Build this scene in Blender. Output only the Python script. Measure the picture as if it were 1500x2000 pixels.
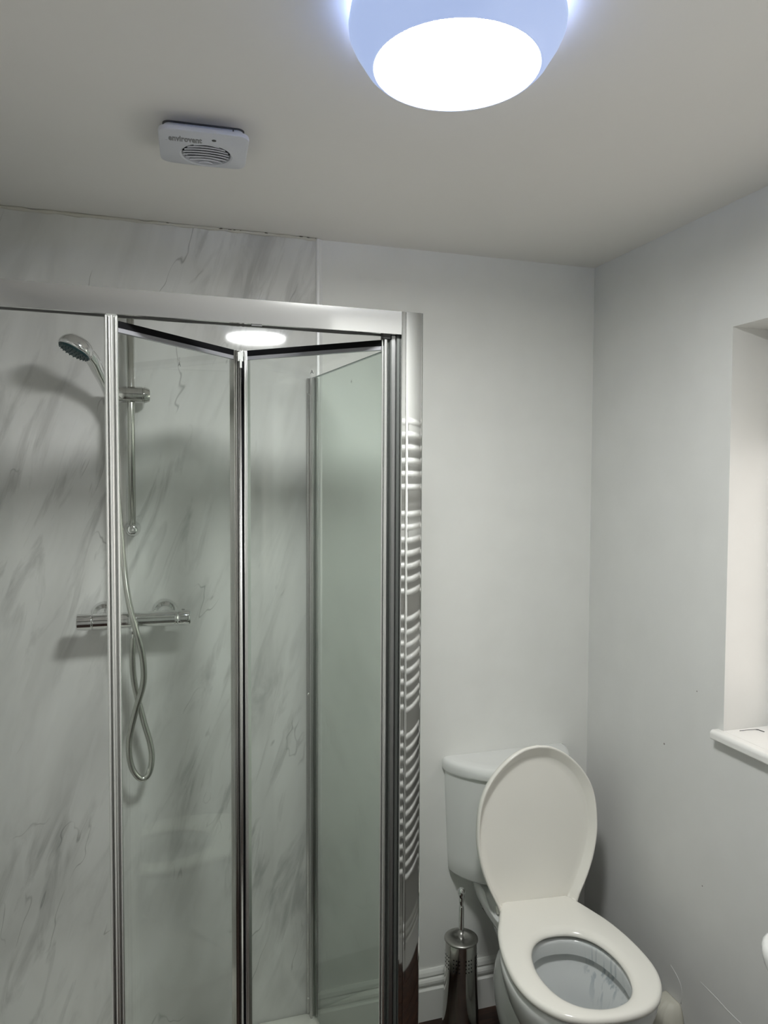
import bpy, bmesh, math, random
from mathutils import Vector, Matrix
random.seed(7)
S = bpy.context.scene
for o in list(bpy.data.objects): bpy.data.objects.remove(o)
COL = S.collection
PI = math.pi

# ------------------------------------------------------------------ camera, world, exposure
cd = bpy.data.cameras.new('camera'); cam = bpy.data.objects.new('camera', cd); COL.objects.link(cam)
cd.sensor_fit = 'VERTICAL'; cd.sensor_height = 36.0; cd.lens = 36.0 * 1448.4744 / 2000.0
cd.clip_start = 0.02
yaw, pit, rol = 0.30462, -0.04170, 0.00439
Fv = Vector((math.sin(yaw)*math.cos(pit), math.cos(yaw)*math.cos(pit), math.sin(pit)))
R0 = Vector((math.cos(yaw), -math.sin(yaw), 0)); U0 = R0.cross(Fv)
Rv = R0*math.cos(rol) + U0*math.sin(rol); Uv = -R0*math.sin(rol) + U0*math.cos(rol)
M = Matrix((Rv, Uv, -Fv)).transposed().to_4x4(); M.translation = Vector((-1.335, -2.0523, 1.6296))
cam.matrix_world = M
S.camera = cam

W = bpy.data.worlds.new('overcast_sky'); S.world = W; W.use_nodes = True
bg = W.node_tree.nodes['Background']; bg.inputs[0].default_value = (1.0, 0.93, 0.86, 1); bg.inputs[1].default_value = 2.4

S.view_settings.view_transform = 'Standard'; S.view_settings.look = 'None'
S.view_settings.gamma = 1.0; S.view_settings.use_curve_mapping = False
S.view_settings.exposure = 0.0
LAMP = 124.0         # radiance of the ceiling light's diffuser
SIDE = 0.68          # its translucent rim

H = 2.30
# ------------------------------------------------------------------ material helpers
def mat(name, col, rough=0.5, metal=0.0, spec=0.5, coat=0.0):
    m = bpy.data.materials.new(name); m.use_nodes = True
    b = m.node_tree.nodes['Principled BSDF']
    b.inputs['Base Color'].default_value = (*col, 1); b.inputs['Roughness'].default_value = rough
    b.inputs['Metallic'].default_value = metal; b.inputs['Specular IOR Level'].default_value = spec
    b.inputs['Coat Weight'].default_value = coat
    return m
def nd(m, t, **k):
    n = m.node_tree.nodes.new(t)
    for a, v in k.items():
        if a.startswith('i_'): n.inputs[a[2:].replace('_', ' ')].default_value = v
        else: setattr(n, a, v)
    return n
def lk(m, a, b): m.node_tree.links.new(a, b)
def bsdf(m): return m.node_tree.nodes['Principled BSDF']
def add_bump(m, scale, strength, dist=0.002, detail=3, sock=None):
    tc = nd(m, 'ShaderNodeTexCoord'); n = nd(m, 'ShaderNodeTexNoise'); n.inputs['Scale'].default_value = scale; n.inputs['Detail'].default_value = detail
    b = nd(m, 'ShaderNodeBump'); b.inputs['Strength'].default_value = strength; b.inputs['Distance'].default_value = dist
    lk(m, tc.outputs['Object'], n.inputs['Vector']); lk(m, n.outputs['Fac'], b.inputs['Height']); lk(m, b.outputs['Normal'], bsdf(m).inputs['Normal'])
    return n, tc
def ramp(m, src, stops):
    r = nd(m, 'ShaderNodeValToRGB'); e = r.color_ramp.elements
    while len(e) < len(stops): e.new(0.5)
    for i, (p, c) in enumerate(stops):
        e[i].position = p; e[i].color = (*c, 1) if len(c) == 3 else c
    lk(m, src, r.inputs['Fac']); return r
def mix(m, fac, a, b, mode='MIX'):
    x = nd(m, 'ShaderNodeMix', data_type='RGBA', blend_type=mode)
    for s, v in ((x.inputs[0], fac), (x.inputs[6], a), (x.inputs[7], b)):
        if isinstance(v, (int, float)): s.default_value = v
        elif isinstance(v, tuple): s.default_value = (*v, 1)
        else: lk(m, v, s)
    return x.outputs[2]
def math_n(m, op, a, b=None, c=None, clamp=False):
    x = nd(m, 'ShaderNodeMath', operation=op, use_clamp=clamp)
    for i, v in enumerate((a, b, c)):
        if v is None: continue
        if isinstance(v, (int, float)): x.inputs[i].default_value = v
        else: lk(m, v, x.inputs[i])
    return x.outputs[0]

# paint
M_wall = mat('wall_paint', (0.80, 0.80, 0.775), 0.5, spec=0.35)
n_, t_ = add_bump(M_wall, 9, 0.25, 0.004, 5)
cr = ramp(M_wall, n_.outputs['Fac'], [(0.3, (0.78, 0.78, 0.755)), (0.7, (0.81, 0.81, 0.785))]); lk(M_wall, cr.outputs[0], bsdf(M_wall).inputs['Base Color'])
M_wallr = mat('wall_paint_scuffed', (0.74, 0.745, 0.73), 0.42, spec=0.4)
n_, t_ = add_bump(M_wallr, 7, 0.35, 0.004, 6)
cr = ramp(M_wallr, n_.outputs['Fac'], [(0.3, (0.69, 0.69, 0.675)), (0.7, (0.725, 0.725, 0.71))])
spots = None
for (yy, zz, rr) in ((-0.373, 0.914, 0.0026), (-0.495, 1.093, 0.0018), (-0.53, 0.60, 0.0018)):
    d = nd(M_wallr, 'ShaderNodeVectorMath', operation='DISTANCE'); lk(M_wallr, t_.outputs['Object'], d.inputs[0]); d.inputs[1].default_value = (0, yy, zz)
    s = math_n(M_wallr, 'LESS_THAN', d.outputs['Value'], rr)
    spots = s if spots is None else math_n(M_wallr, 'ADD', spots, s, clamp=True)
lk(M_wallr, mix(M_wallr, spots, cr.outputs[0], (0.2, 0.19, 0.17)), bsdf(M_wallr).inputs['Base Color'])
M_ceil = mat('ceiling_paint', (0.78, 0.76, 0.735), 0.6, spec=0.25)
n_, t_ = add_bump(M_ceil, 5, 0.3, 0.005, 4)
M_gloss = mat('white_gloss_paint', (0.76, 0.76, 0.73), 0.25, spec=0.5)
M_sill = mat('white_sill_paint', (0.80, 0.79, 0.77), 0.22, spec=0.5)

# marble effect laminate
M_marble = mat('grey_marble_laminate', (0.4, 0.4, 0.39), 0.06, spec=0.55)
def build_marble(m):
    tc = nd(m, 'ShaderNodeTexCoord')
    sep = nd(m, 'ShaderNodeSeparateXYZ'); lk(m, tc.outputs['Object'], sep.inputs[0])
    # along-wall coordinate s = x - y (back panel lies in x, side panel in y), height z
    s0 = math_n(m, 'SUBTRACT', sep.outputs['X'], sep.outputs['Y'])
    comb = nd(m, 'ShaderNodeCombineXYZ'); lk(m, s0, comb.inputs[0]); lk(m, sep.outputs['Z'], comb.inputs[1])
    def mapped(rot, sx, sy, off=0.0):
        a = nd(m, 'ShaderNodeMapping'); a.vector_type = 'POINT'; a.inputs['Rotation'].default_value = (0, 0, rot); a.inputs['Location'].default_value = (off, off*1.7, 0)
        lk(m, comb.outputs[0], a.inputs['Vector'])
        b = nd(m, 'ShaderNodeMapping'); b.inputs['Scale'].default_value = (sx, sy, 1); lk(m, a.outputs[0], b.inputs['Vector']); return b.outputs[0]
    def noise(v, sc, det, dis=0.0, rough=0.5):
        n = nd(m, 'ShaderNodeTexNoise'); n.inputs['Scale'].default_value = sc; n.inputs['Detail'].default_value = det
        n.inputs['Distortion'].default_value = dis; n.inputs['Roughness'].default_value = rough; lk(m, v, n.inputs['Vector']); return n.outputs['Fac']
    A = math.radians(17)
    n1 = noise(mapped(A, 7, 2.2), 1.0, 4, 0.6)
    base = ramp(m, n1, [(0.32, (0.60, 0.598, 0.580)), (0.5, (0.68, 0.678, 0.66)), (0.68, (0.74, 0.74, 0.725))]).outputs[0]
    n2 = noise(mapped(A*1.1, 20, 3.6, 3.1), 1.0, 5, 0.8, 0.6)
    f2 = ramp(m, n2, [(0.50, (0, 0, 0)), (0.66, (1, 1, 1))]).outputs[0]
    n3 = noise(mapped(A, 2.6, 1.6, 7.7), 1.0, 2)
    f3 = ramp(m, n3, [(0.42, (0, 0, 0)), (0.62, (1, 1, 1))]).outputs[0]
    f = math_n(m, 'MULTIPLY', f2, f3); f = math_n(m, 'MULTIPLY', f, 0.62)
    c = mix(m, f, base, (0.34, 0.34, 0.33))
    n4 = noise(mapped(A*0.9, 26, 3.0, 11.3), 1.0, 3, 0.4)
    f4 = ramp(m, n4, [(0.56, (0, 0, 0)), (0.70, (1, 1, 1))]).outputs[0]
    c = mix(m, math_n(m, 'MULTIPLY', f4, 0.30), c, (0.76, 0.76, 0.745))
    # fine dark cracks
    n5 = noise(mapped(A*1.2, 8, 2.6, 5.0), 1.0, 3, 0.3, 0.55)
    d5 = math_n(m, 'ABSOLUTE', math_n(m, 'SUBTRACT', n5, 0.5))
    l5 = ramp(m, d5, [(0.0, (1, 1, 1)), (0.007, (0, 0, 0))]).outputs[0]
    n6 = noise(mapped(0.0, 6, 5, 2.0), 1.0, 2)
    g6 = ramp(m, n6, [(0.56, (0, 0, 0)), (0.64, (1, 1, 1))]).outputs[0]
    c = mix(m, math_n(m, 'MULTIPLY', math_n(m, 'MULTIPLY', l5, g6), 0.55), c, (0.17, 0.165, 0.16))
    lk(m, c, bsdf(m).inputs['Base Color'])
build_marble(M_marble)

M_chrome = mat('chrome', (0.78, 0.78, 0.78), 0.07, 1.0)
M_chrome_d = mat('polished_steel', (0.55, 0.54, 0.52), 0.10, 1.0)
M_satin = mat('satin_aluminium', (0.50, 0.495, 0.485), 0.10, 0.72, spec=0.1)
M_postm = mat('polished_aluminium', (0.74, 0.74, 0.73), 0.035, 1.0)
M_stile = mat('bright_aluminium', (0.95, 0.95, 0.94), 0.27, 1.0)
M_black = mat('black_rubber', (0.006, 0.006, 0.007), 0.7, spec=0.08)
M_dark = mat('dark_gap', (0.05, 0.05, 0.05), 0.5)
M_ceramic = mat('white_vitreous_china', (0.765, 0.768, 0.755), 0.06, spec=0.6, coat=0.3)
M_seat = mat('cream_white_plastic', (0.92, 0.895, 0.835), 0.16, spec=0.5)
M_tray = mat('white_acrylic', (0.80, 0.79, 0.74), 0.18)
M_fan = mat('white_fan_plastic', (0.60, 0.61, 0.66), 0.32)
M_fan_slat = mat('white_slat_plastic', (0.66, 0.67, 0.74), 0.35)
M_print = mat('grey_print', (0.22, 0.22, 0.23), 0.5)
M_teal = mat('dark_teal_rubber', (0.012, 0.045, 0.05), 0.4)
M_clear = mat('clear_plastic', (0.75, 0.76, 0.74), 0.12, spec=0.8)
M_sealant = mat('old_sealant', (0.58, 0.56, 0.50), 0.6)
M_mould = mat('dark_mould', (0.13, 0.12, 0.10), 0.8)
M_pipe = mat('cream_pipe_plastic', (0.62, 0.60, 0.52), 0.5)
M_rad = mat('white_enamel', (0.76, 0.76, 0.74), 0.2)
M_blind = mat('white_blind_fabric', (0.7, 0.66, 0.6), 0.8)
M_upvc = mat('white_upvc', (0.82, 0.82, 0.8), 0.25)
M_scratch = mat('filler_ridge', (0.80, 0.80, 0.78), 0.5)

M_hose = mat('steel_hose', (0.62, 0.62, 0.58), 0.22, 1.0)

# pan: glazed china with faint blue cleaner runs on its inner wall
M_bowl = mat('glazed_bowl', (0.70, 0.72, 0.72), 0.08, spec=0.6)
def build_bowl(m):
    tc = nd(m, 'ShaderNodeTexCoord'); mp = nd(m, 'ShaderNodeMapping'); mp.inputs['Scale'].default_value = (60, 60, 4); lk(m, tc.outputs['Object'], mp.inputs['Vector'])
    n = nd(m, 'ShaderNodeTexNoise'); n.inputs['Scale'].default_value = 1.0; n.inputs['Detail'].default_value = 3; lk(m, mp.outputs[0], n.inputs['Vector'])
    r = ramp(m, n.outputs['Fac'], [(0.53, (0, 0, 0)), (0.62, (1, 1, 1))]).outputs[0]
    d = nd(m, 'ShaderNodeVectorMath', operation='DISTANCE'); lk(m, tc.outputs['Object'], d.inputs[0]); d.inputs[1].default_value = (-0.215, -0.44, 0.350)
    q = ramp(m, d.outputs['Value'], [(0.03, (1, 1, 1)), (0.10, (0, 0, 0))]).outputs[0]
    f = math_n(m, 'MULTIPLY', math_n(m, 'MULTIPLY', r, q), 0.55)
    lk(m, mix(m, f, (0.70, 0.72, 0.72), (0.24, 0.31, 0.36)), bsdf(m).inputs['Base Color'])
build_bowl(M_bowl)

# dark timber laminate floor
M_wood = mat('dark_wood', (0.06, 0.025, 0.015), 0.28)
def build_wood(m):
    tc = nd(m, 'ShaderNodeTexCoord'); mp = nd(m, 'ShaderNodeMapping'); mp.inputs['Scale'].default_value = (3, 40, 3); lk(m, tc.outputs['Object'], mp.inputs['Vector'])
    n = nd(m, 'ShaderNodeTexNoise'); n.inputs['Scale'].default_value = 1.5; n.inputs['Detail'].default_value = 6; n.inputs['Distortion'].default_value = 1.2; lk(m, mp.outputs[0], n.inputs['Vector'])
    r = ramp(m, n.outputs['Fac'], [(0.3, (0.010, 0.004, 0.003)), (0.5, (0.026, 0.011, 0.007)), (0.75, (0.065, 0.030, 0.017))])
    lk(m, r.outputs[0], bsdf(m).inputs['Base Color'])
build_wood(M_wood)

def glass(name, tint, refl=1.0):
    m = bpy.data.materials.new(name); m.use_nodes = True; nt = m.node_tree; nt.nodes.clear()
    out = nt.nodes.new('ShaderNodeOutputMaterial'); tr = nt.nodes.new('ShaderNodeBsdfTransparent'); tr.inputs[0].default_value = (*tint, 1)
    gl = nt.nodes.new('ShaderNodeBsdfGlossy'); gl.inputs['Roughness'].default_value = 0.0; gl.inputs['Color'].default_value = (refl, refl, refl, 1)
    fr = nt.nodes.new('ShaderNodeFresnel'); ge = nt.nodes.new('ShaderNodeNewGeometry'); mr = nt.nodes.new('ShaderNodeMapRange'); mr.inputs[3].default_value = 1.45; mr.inputs[4].default_value = 1/1.45
    nt.links.new(ge.outputs['Backfacing'], mr.inputs[0]); nt.links.new(mr.outputs[0], fr.inputs[0])
    mx = nt.nodes.new('ShaderNodeMixShader')
    nt.links.new(fr.outputs[0], mx.inputs[0]); nt.links.new(tr.outputs[0], mx.inputs[1]); nt.links.new(gl.outputs[0], mx.inputs[2]); nt.links.new(mx.outputs[0], out.inputs[0])
    return m
M_glass = glass('clear_door_glass', (0.955, 0.972, 0.96))
M_glass_s = glass('pale_green_side_glass', (0.90, 0.945, 0.915))
M_glass_w = glass('window_glass', (0.97, 0.97, 0.97))

def emit(name, col, st):
    m = bpy.data.materials.new(name); m.use_nodes = True; nt = m.node_tree; nt.nodes.clear()
    out = nt.nodes.new('ShaderNodeOutputMaterial'); e = nt.nodes.new('ShaderNodeEmission'); e.inputs[0].default_value = (*col, 1); e.inputs[1].default_value = st
    nt.links.new(e.outputs[0], out.inputs[0]); return m
M_lamp = emit('lit_diffuser', (0.965, 0.985, 0.965), LAMP)
M_strip = emit('added_halo_glow', (.42, .55, 1.0), 120.0)
M_side = mat('translucent_lamp_rim', (0.35, 0.35, 0.4), 0.4)
bsdf(M_side).inputs['Emission Color'].default_value = (0.42, 0.57, 0.96, 1); bsdf(M_side).inputs['Emission Strength'].default_value = SIDE

# ------------------------------------------------------------------ geometry helpers
def bm_obj(name, bm, m, parent=None, smooth=False, bevel=0.0, seg=2):
    me = bpy.data.meshes.new(name); bmesh.ops.recalc_face_normals(bm, faces=bm.faces[:]); bm.to_mesh(me); bm.free()
    for q in (m if isinstance(m, (list, tuple)) else [m]): me.materials.append(q)
    o = bpy.data.objects.new(name, me); COL.objects.link(o)
    if smooth: me.shade_smooth()
    if smooth == 'auto' or bevel:
        pass
    if bevel:
        b = o.modifiers.new('bevel', 'BEVEL'); b.width = bevel; b.segments = seg; b.limit_method = 'ANGLE'; b.angle_limit = math.radians(35)
        me.shade_smooth()
        w = o.modifiers.new('wn', 'WEIGHTED_NORMAL'); w.keep_sharp = True
    if parent is not None: o.parent = parent; o.matrix_parent_inverse = parent.matrix_world.inverted() if parent.type != 'EMPTY' else Matrix.Translation(-parent.location)
    return o
def box(bm, x0, x1, y0, y1, z0, z1):
    vs = [bm.verts.new((x, y, z)) for x in (x0, x1) for y in (y0, y1) for z in (z0, z1)]
    for f in ((0, 1, 3, 2), (4, 6, 7, 5), (0, 4, 5, 1), (2, 3, 7, 6), (0, 2, 6, 4), (1, 5, 7, 3)): bm.faces.new([vs[i] for i in f])
def box_o(name, m, parent, *c, bevel=0.0, seg=2):
    bm = bmesh.new(); box(bm, *c); return bm_obj(name, bm, m, parent, bevel=bevel, seg=seg)
def loft(rings, cap0=True, cap1=True, closed=True, bm=None, ringclosed=False):
    bm = bm or bmesh.new(); V = [[bm.verts.new(p) for p in r] for r in rings]; n = len(V[0])
    m = len(V)
    for i in range(m if ringclosed else m-1):
        a, b = V[i], V[(i+1) % m]
        for j in range(n if closed else n-1):
            k = (j+1) % n; bm.faces.new((a[j], a[k], b[k], b[j]))
    if not ringclosed:
        if cap0: bm.faces.new(V[0][::-1])
        if cap1: bm.faces.new(V[-1])
    return bm
def frame_for(d):
    d = d.normalized(); a = Vector((0, 0, 1)) if abs(d.z) < 0.9 else Vector((1, 0, 0))
    u = d.cross(a).normalized(); return u, d.cross(u).normalized()
def lathe(prof, origin, axis=(0, 0, 1), n=40, bm=None):
    """prof: list of (radius, height along axis)"""
    ax = Vector(axis).normalized(); u, v = frame_for(ax); o = Vector(origin)
    rings = [[o + ax*h + (u*math.cos(t) + v*math.sin(t))*max(r, 1e-5) for t in [2*PI*k/n for k in range(n)]] for r, h in prof]
    return loft(rings, bm=bm)
def spline(pts, n):
    P = [Vector(p) for p in pts]; P = [P[0]*2-P[1]] + P + [P[-1]*2-P[-2]]; out = []
    for i in range(1, len(P)-2):
        for k in range(n):
            t = k/n; a, b, c, d = P[i-1:i+3]
            out.append(0.5*((2*b) + (c-a)*t + (2*a-5*b+4*c-d)*t*t + (3*b-a-3*c+d)*t**3))
    out.append(P[-2]); return out
def tube(path, rad, n=12, bm=None):
    path = [Vector(p) for p in path]; rings = []; u = None
    for i, p in enumerate(path):
        d = (path[min(i+1, len(path)-1)] - path[max(i-1, 0)]).normalized()
        if u is None: u, v = frame_for(d)
        u = (u - d*u.dot(d)).normalized(); v = d.cross(u)
        r = rad(i) if callable(rad) else rad
        rings.append([p + (u*math.cos(t) + v*math.sin(t))*r for t in [2*PI*k/n for k in range(n)]])
    return loft(rings, bm=bm)
def extrude_z(poly, z0, z1, bm=None):
    return loft([[Vector((x, y, z0)) for x, y in poly], [Vector((x, y, z1)) for x, y in poly]], bm=bm)
def empty(name, loc, label, cat, group=None):
    o = bpy.data.objects.new(name, None); COL.objects.link(o); o.location = loc; o.empty_display_size = 0.05
    tag(o, label, cat, group); return o
def tag(o, label, cat, group=None):
    o['label'] = label; o['category'] = cat
    if group: o['group'] = group
    return o
def struct(o): o['kind'] = 'structure'; return o

# ------------------------------------------------------------------ room shell
XL, YR, YB, XC = -1.80, -1.52, -3.0, -0.78      # left wall, rear wall, passage end, passage corner
fl = struct(box_o('floor', M_dark, None, XL, 0.0, YB, 0.0, -0.05, -0.012))
pm = []
bmp = bmesh.new(); box(bmp, 0, 1.10, 0, 0.118, -0.012, 0.0)
first = bm_obj('plank', bmp, M_wood, None, bevel=0.0015, seg=1)
row = 0; y = 0.0; used = False
while y > YB + 0.02:
    x = XL - 0.37*(row % 3)
    while x < -0.01:
        w0 = max(x, XL); w1 = min(x+1.098, 0.0)
        if w1 - w0 > 0.05:
            o = first if not used else first.copy()
            if used: COL.objects.link(o)
            used = True
            o.location = (w0, max(y-0.12, YB)+0.001, 0); o.scale = ((w1-w0)/1.10, 1, 1); o.parent = fl
        x += 1.10
    y -= 0.12; row += 1
struct(box_o('ceiling', M_ceil, None, XL-0.1, 0.12, YB-0.1, 0.1, H, H+0.08))
struct(box_o('wall_back', M_wall, None, XL-0.1, 0.0, 0.0, 0.1, -0.05, H))
struct(box_o('wall_left', M_wall, None, XL-0.1, XL, YB, 0.0, -0.05, H))
M_rear = mat('grey_wall_paint', (.62, .62, .60), .6)
struct(box_o('wall_rear', M_rear, None, XC, 0.0, YR-0.1, YR, -0.05, H))
bm = bmesh.new(); box(bm, XC, XC+0.1, YB, YR-0.1, -0.05, H); struct(bm_obj('wall_passage', bm, M_wall))
struct(box_o('wall_end', M_wall, None, XL-0.1, XC+0.1, YB-0.1, YB, -0.05, H))
# right wall with the window opening
WY0, WY1, WZ0, WZ1, WD = -1.20, -0.590, 1.0, 2.003, 0.24
bm = bmesh.new()
box(bm, 0, WD, WY1, 0.1, -0.05, H); box(bm, 0, WD, YR-0.1, WY0, -0.05, H)
box(bm, 0, WD, WY0, WY1, -0.05, WZ0-0.0); box(bm, 0, WD, WY0, WY1, WZ1, H)
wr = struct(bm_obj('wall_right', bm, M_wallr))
# scars in the plaster low on the right wall
for pts in ([(0, -0.418, .321), (0, -0.443, .308), (0, -.460, .291), (0, -.464, .268), (0, -.461, .243)],
            [(0, -.531, .349), (0, -.560, .347), (0, -.589, .345), (0, -.624, .340), (0, -.67, .338)]):
    o = bm_obj('plaster_ridge', tube(spline(pts, 4), 0.0011, 6), M_wallr, wr, True)

# skirting board, moulded
def skirting(name, profile, p0, p1, out):
    p0, p1, out = Vector(p0), Vector(p1), Vector(out)
    rings = [[p + out*a + Vector((0, 0, z)) for a, z in profile] for p in (p0, p1)]
    return struct(bm_obj(name, loft(rings), M_gloss, None))
SK = [(0.0, 0.0), (0.0, .150), (.005, .150), (.010, .143), (.0125, .134), (.0105, .1295), (.0080, .127), (.0145, .124), (.0175, .118), (.0175, .111), (.014, .105), (.0100, .100), (.0120, .096), (.0185, .093), (.0185, 0.0)]
skirting('baseboard_back', SK, (-.892, 0, 0), (0, 0, 0), (0, -1, 0))
skirting('baseboard_rear', SK, (XC, YR, 0), (-0.0, YR, 0), (0, 1, 0))

# ------------------------------------------------------------------ window
win = struct(bpy.data.objects.new('window_1', None)); COL.objects.link(win); win.location = (WD-0.07, -0.89, 1.0)
fx0, fx1 = WD-0.085, WD-0.03
bm = bmesh.new()
box(bm, fx0, fx1, WY1-0.05, WY1, WZ0+.02, WZ1); box(bm, fx0, fx1, WY0, WY0+0.05, WZ0+.02, WZ1)
box(bm, fx0, fx1, WY0+.05, WY1-.05, WZ0+.02, WZ0+0.075); box(bm, fx0, fx1, WY0+.05, WY1-.05, WZ1-0.05, WZ1)
bm_obj('window_frame', bm, M_upvc, win, bevel=0.003)
box_o('window_pane', M_glass_w, win, fx0+0.02, fx0+0.03, WY0+.05, WY1-.05, WZ0+.075, WZ1-.05)
# sill board, round-nosed with a horn past the opening
def sill():
    prof = []
    z1, z0, nose = 1.0215, 0.998, -0.026
    for k in range(9):
        t = PI/2 + PI*k/8*0.5; prof.append((nose+.010+math.cos(t)*.010, z1-.010+math.sin(t)*.010))
    prof += [(nose, z0+.003), (nose+.003, z0)]
    a = [(x, z) for x, z in prof]
    bm = bmesh.new()
    rings = [[Vector((x, y, z)) for x, z in a + [(0.0, z0), (0.0, z1)]] for y in (WY0-.03, WY1+.018)]
    loft(rings, bm=bm); box(bm, 0.0, fx0+.02, WY0, WY1, z0, z1)
    o = bm_obj('window_sill', bm, M_sill, win, bevel=0.002)
sill()
bl = empty('added_shade_blind', (0.12, -0.89, 1.99), 'unseen white roller blind added to shade the top of the window reveal', 'blind')  # out of view, added to block daylight from the upper reveal
box_o('shade_blind_fabric', M_blind, bl, 0.137, 0.1385, WY0+.01, WY1-.01, 1.72, 1.985)
bm_obj('shade_blind_roller', lathe([(.012, 0), (.012, WY1-WY0-.02)], (.125, WY0+.01, 1.985), (0, 1, 0), 16), M_blind, bl, True)
sl = tag(bm_obj('wire', tube(spline([(.036, -.604, 1.0225), (.06, -.606, 1.0228), (.083, -.610, 1.0226), (.086, -.618, 1.0226), (.088, -.628, 1.0225)], 4), lambda i: 0.0006 if i < 8 else 0.0010, 6), M_dark, None, True), 'short dark bent wire lying on the white window sill', 'wire')

# ------------------------------------------------------------------ marble wall panels and trims
pn = tag(box_o('shower_wall_panel', M_marble, None, XL+.008, -.889, -.008, 0.0, 0.0, H-.006), 'grey marble effect shower panel covering the wall behind the shower rail', 'wall panel')
pl = tag(box_o('shower_wall_panel', M_marble, None, XL, XL+.008, -.75, 0.0, 0.0, H-.006), 'grey marble effect shower panel on the side wall left of the shower head', 'wall panel')
bm = bmesh.new()
loft([[Vector((x, y, z)) for x, y in ((-.893, 0), (-.893, -.0095), (-.890, -.011), (-.884, -.011), (-.879, -.006), (-.874, -.004), (-.873, 0))] for z in (0.151, H-.001)], bm=bm)
struct(bm_obj('trim_1', bm, mat('silver_edge_trim', (.85, .85, .85), .30, 0.3)))
# ragged sealant between panel and ceiling
pts = []
xx = XL+.008
while xx < -.89:
    pts.append((xx, -.010 + random.uniform(-.001, .001), H-.0035 + random.uniform(-.0012, .0012))); xx += .018
se = struct(bm_obj('trim_2', tube(pts, lambda i: .0042 + .0012*math.sin(i*1.7) + random.uniform(-.0006, .0008), 8), M_sealant, None, True))
for k in range(16):
    x = random.choice((-1.14, -1.10, -1.17, -1.30, -.93, -.90, -1.05)) + random.uniform(-.02, .02); x = min(x, -.895)
    bm = bmesh.new(); bmesh.ops.create_icosphere(bm, subdivisions=1, radius=random.uniform(.0012, .0030), matrix=Matrix.Translation((x, -.014, H-.0015+random.uniform(-.0015, .0))) @ Matrix.Diagonal((random.uniform(1, 3), .6, .7, 1)))
    bm_obj('mould_spot', bm, M_mould, se, True)

# ------------------------------------------------------------------ ceiling lamp
LX, LY = -.917, -1.056
lamp = empty('ceiling_light', (LX, LY, H), 'round flush ceiling light with bright white disc diffuser', 'ceiling light')
bm_obj('lamp_rim', lathe([(.100, 0), (.100, -.0100), (.142, -.0100), (.1435, -.0055), (.1480, -.0055), (.1505, -.013), (.1530, -.030), (.1520, -.040), (.146, -.053), (.130, -.078), (.1215, -.086), (.1185, -.088), (.1165, -.087), (.1165, -.080), (.100, -.08)], (LX, LY, H), (0, 0, 1), 96), M_side, lamp, True)
bm_obj('added_halo_strip', lathe([(.126, -.0015), (.126, -.0085), (.120, -.0085), (.120, -.0015)], (LX, LY, H), (0, 0, 1), 96), M_strip, lamp, True)  # hidden emitter added above the rim to cast a blue halo on the ceiling
bm_obj('diffuser', lathe([(.0, -.0885), (.06, -.0885), (.105, -.0882), (.113, -.0872), (.1163, -.0845), (.1163, -.081), (.0, -.081)], (LX, LY, H), (0, 0, 1), 96), M_lamp, lamp, True)

# ------------------------------------------------------------------ extractor fan
FX, FY, FR = -1.232, -.5535, math.radians(-3)
fan = empty('extractor_fan', (FX, FY, H), 'square white extractor fan with round grille on the ceiling above the shower', 'extractor fan')
def rrect(h, r, n=6, hy=None):
    hy = hy or h; out = []
    for cx, cy, a in ((h-r, hy-r, 0), (-h+r, hy-r, 90), (-h+r, -hy+r, 180), (h-r, -hy+r, 270)):
        for k in range(n+1):
            t = math.radians(a + 90*k/n); out.append((cx+r*math.cos(t), cy+r*math.sin(t)))
    return out
def fw(x, y, z): 
    c, s = math.cos(FR), math.sin(FR); return Vector((FX + x*c - y*s, FY + x*s + y*c, z))
NR = 28
HX, HY, HRr = .005, .020, .0475
def circ(r, n=NR): return [(HX + r*math.cos(2*PI*(k+.5)/n+PI/4*0), HY + r*math.sin(2*PI*(k+.5)/n)) for k in range(n)]
def ordered(poly):
    return sorted(poly, key=lambda p: math.atan2(p[1]-HY, p[0]-HX) % (2*PI))
hx, hyf = .0815, .0745
oc = ordered(rrect(hx, .020, 6, hyf)); oc2 = ordered(rrect(hx+.0012, .021, 6, hyf+.0012)); oi = ordered(rrect(hx-.003, .018, 6, hyf-.003))
zf = 2.266
rings = [[fw(x, y, zf+.009) for x, y in oc], [fw(x, y, zf+.005) for x, y in oc2], [fw(x, y, zf+.0015) for x, y in oc], [fw(x, y, zf) for x, y in oi],
         [fw(x, y, zf) for x, y in circ(HRr+.006)], [fw(x, y, zf-.0012) for x, y in circ(HRr+.003)], [fw(x, y, zf+.0005) for x, y in circ(HRr)], [fw(x, y, zf+.0125) for x, y in circ(HRr-.002)]]
plate = bm_obj('front_plate', loft(rings, cap0=True, cap1=True), M_fan, fan, True)
plate.data.shade_smooth(); 
m_ = plate.modifiers.new('edge', 'EDGE_SPLIT'); m_.split_angle = math.radians(38)
rb = [[fw(x, y+.012, z) for x, y in rrect(.0735, .012, 6, .0450)] for z in (zf+.009, H)]
body = bm_obj('fan_body', loft(rb), M_fan, fan, bevel=0.001)
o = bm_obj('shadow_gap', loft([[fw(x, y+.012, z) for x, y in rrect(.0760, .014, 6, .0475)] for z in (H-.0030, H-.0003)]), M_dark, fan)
bm_obj('fan_throat', loft([[fw(x, y, z) for x, y in circ(.0450)] for z in (zf+.0105, zf+.0120)]), mat('throat_grey', (.16, .16, .19), .5), fan)
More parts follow.
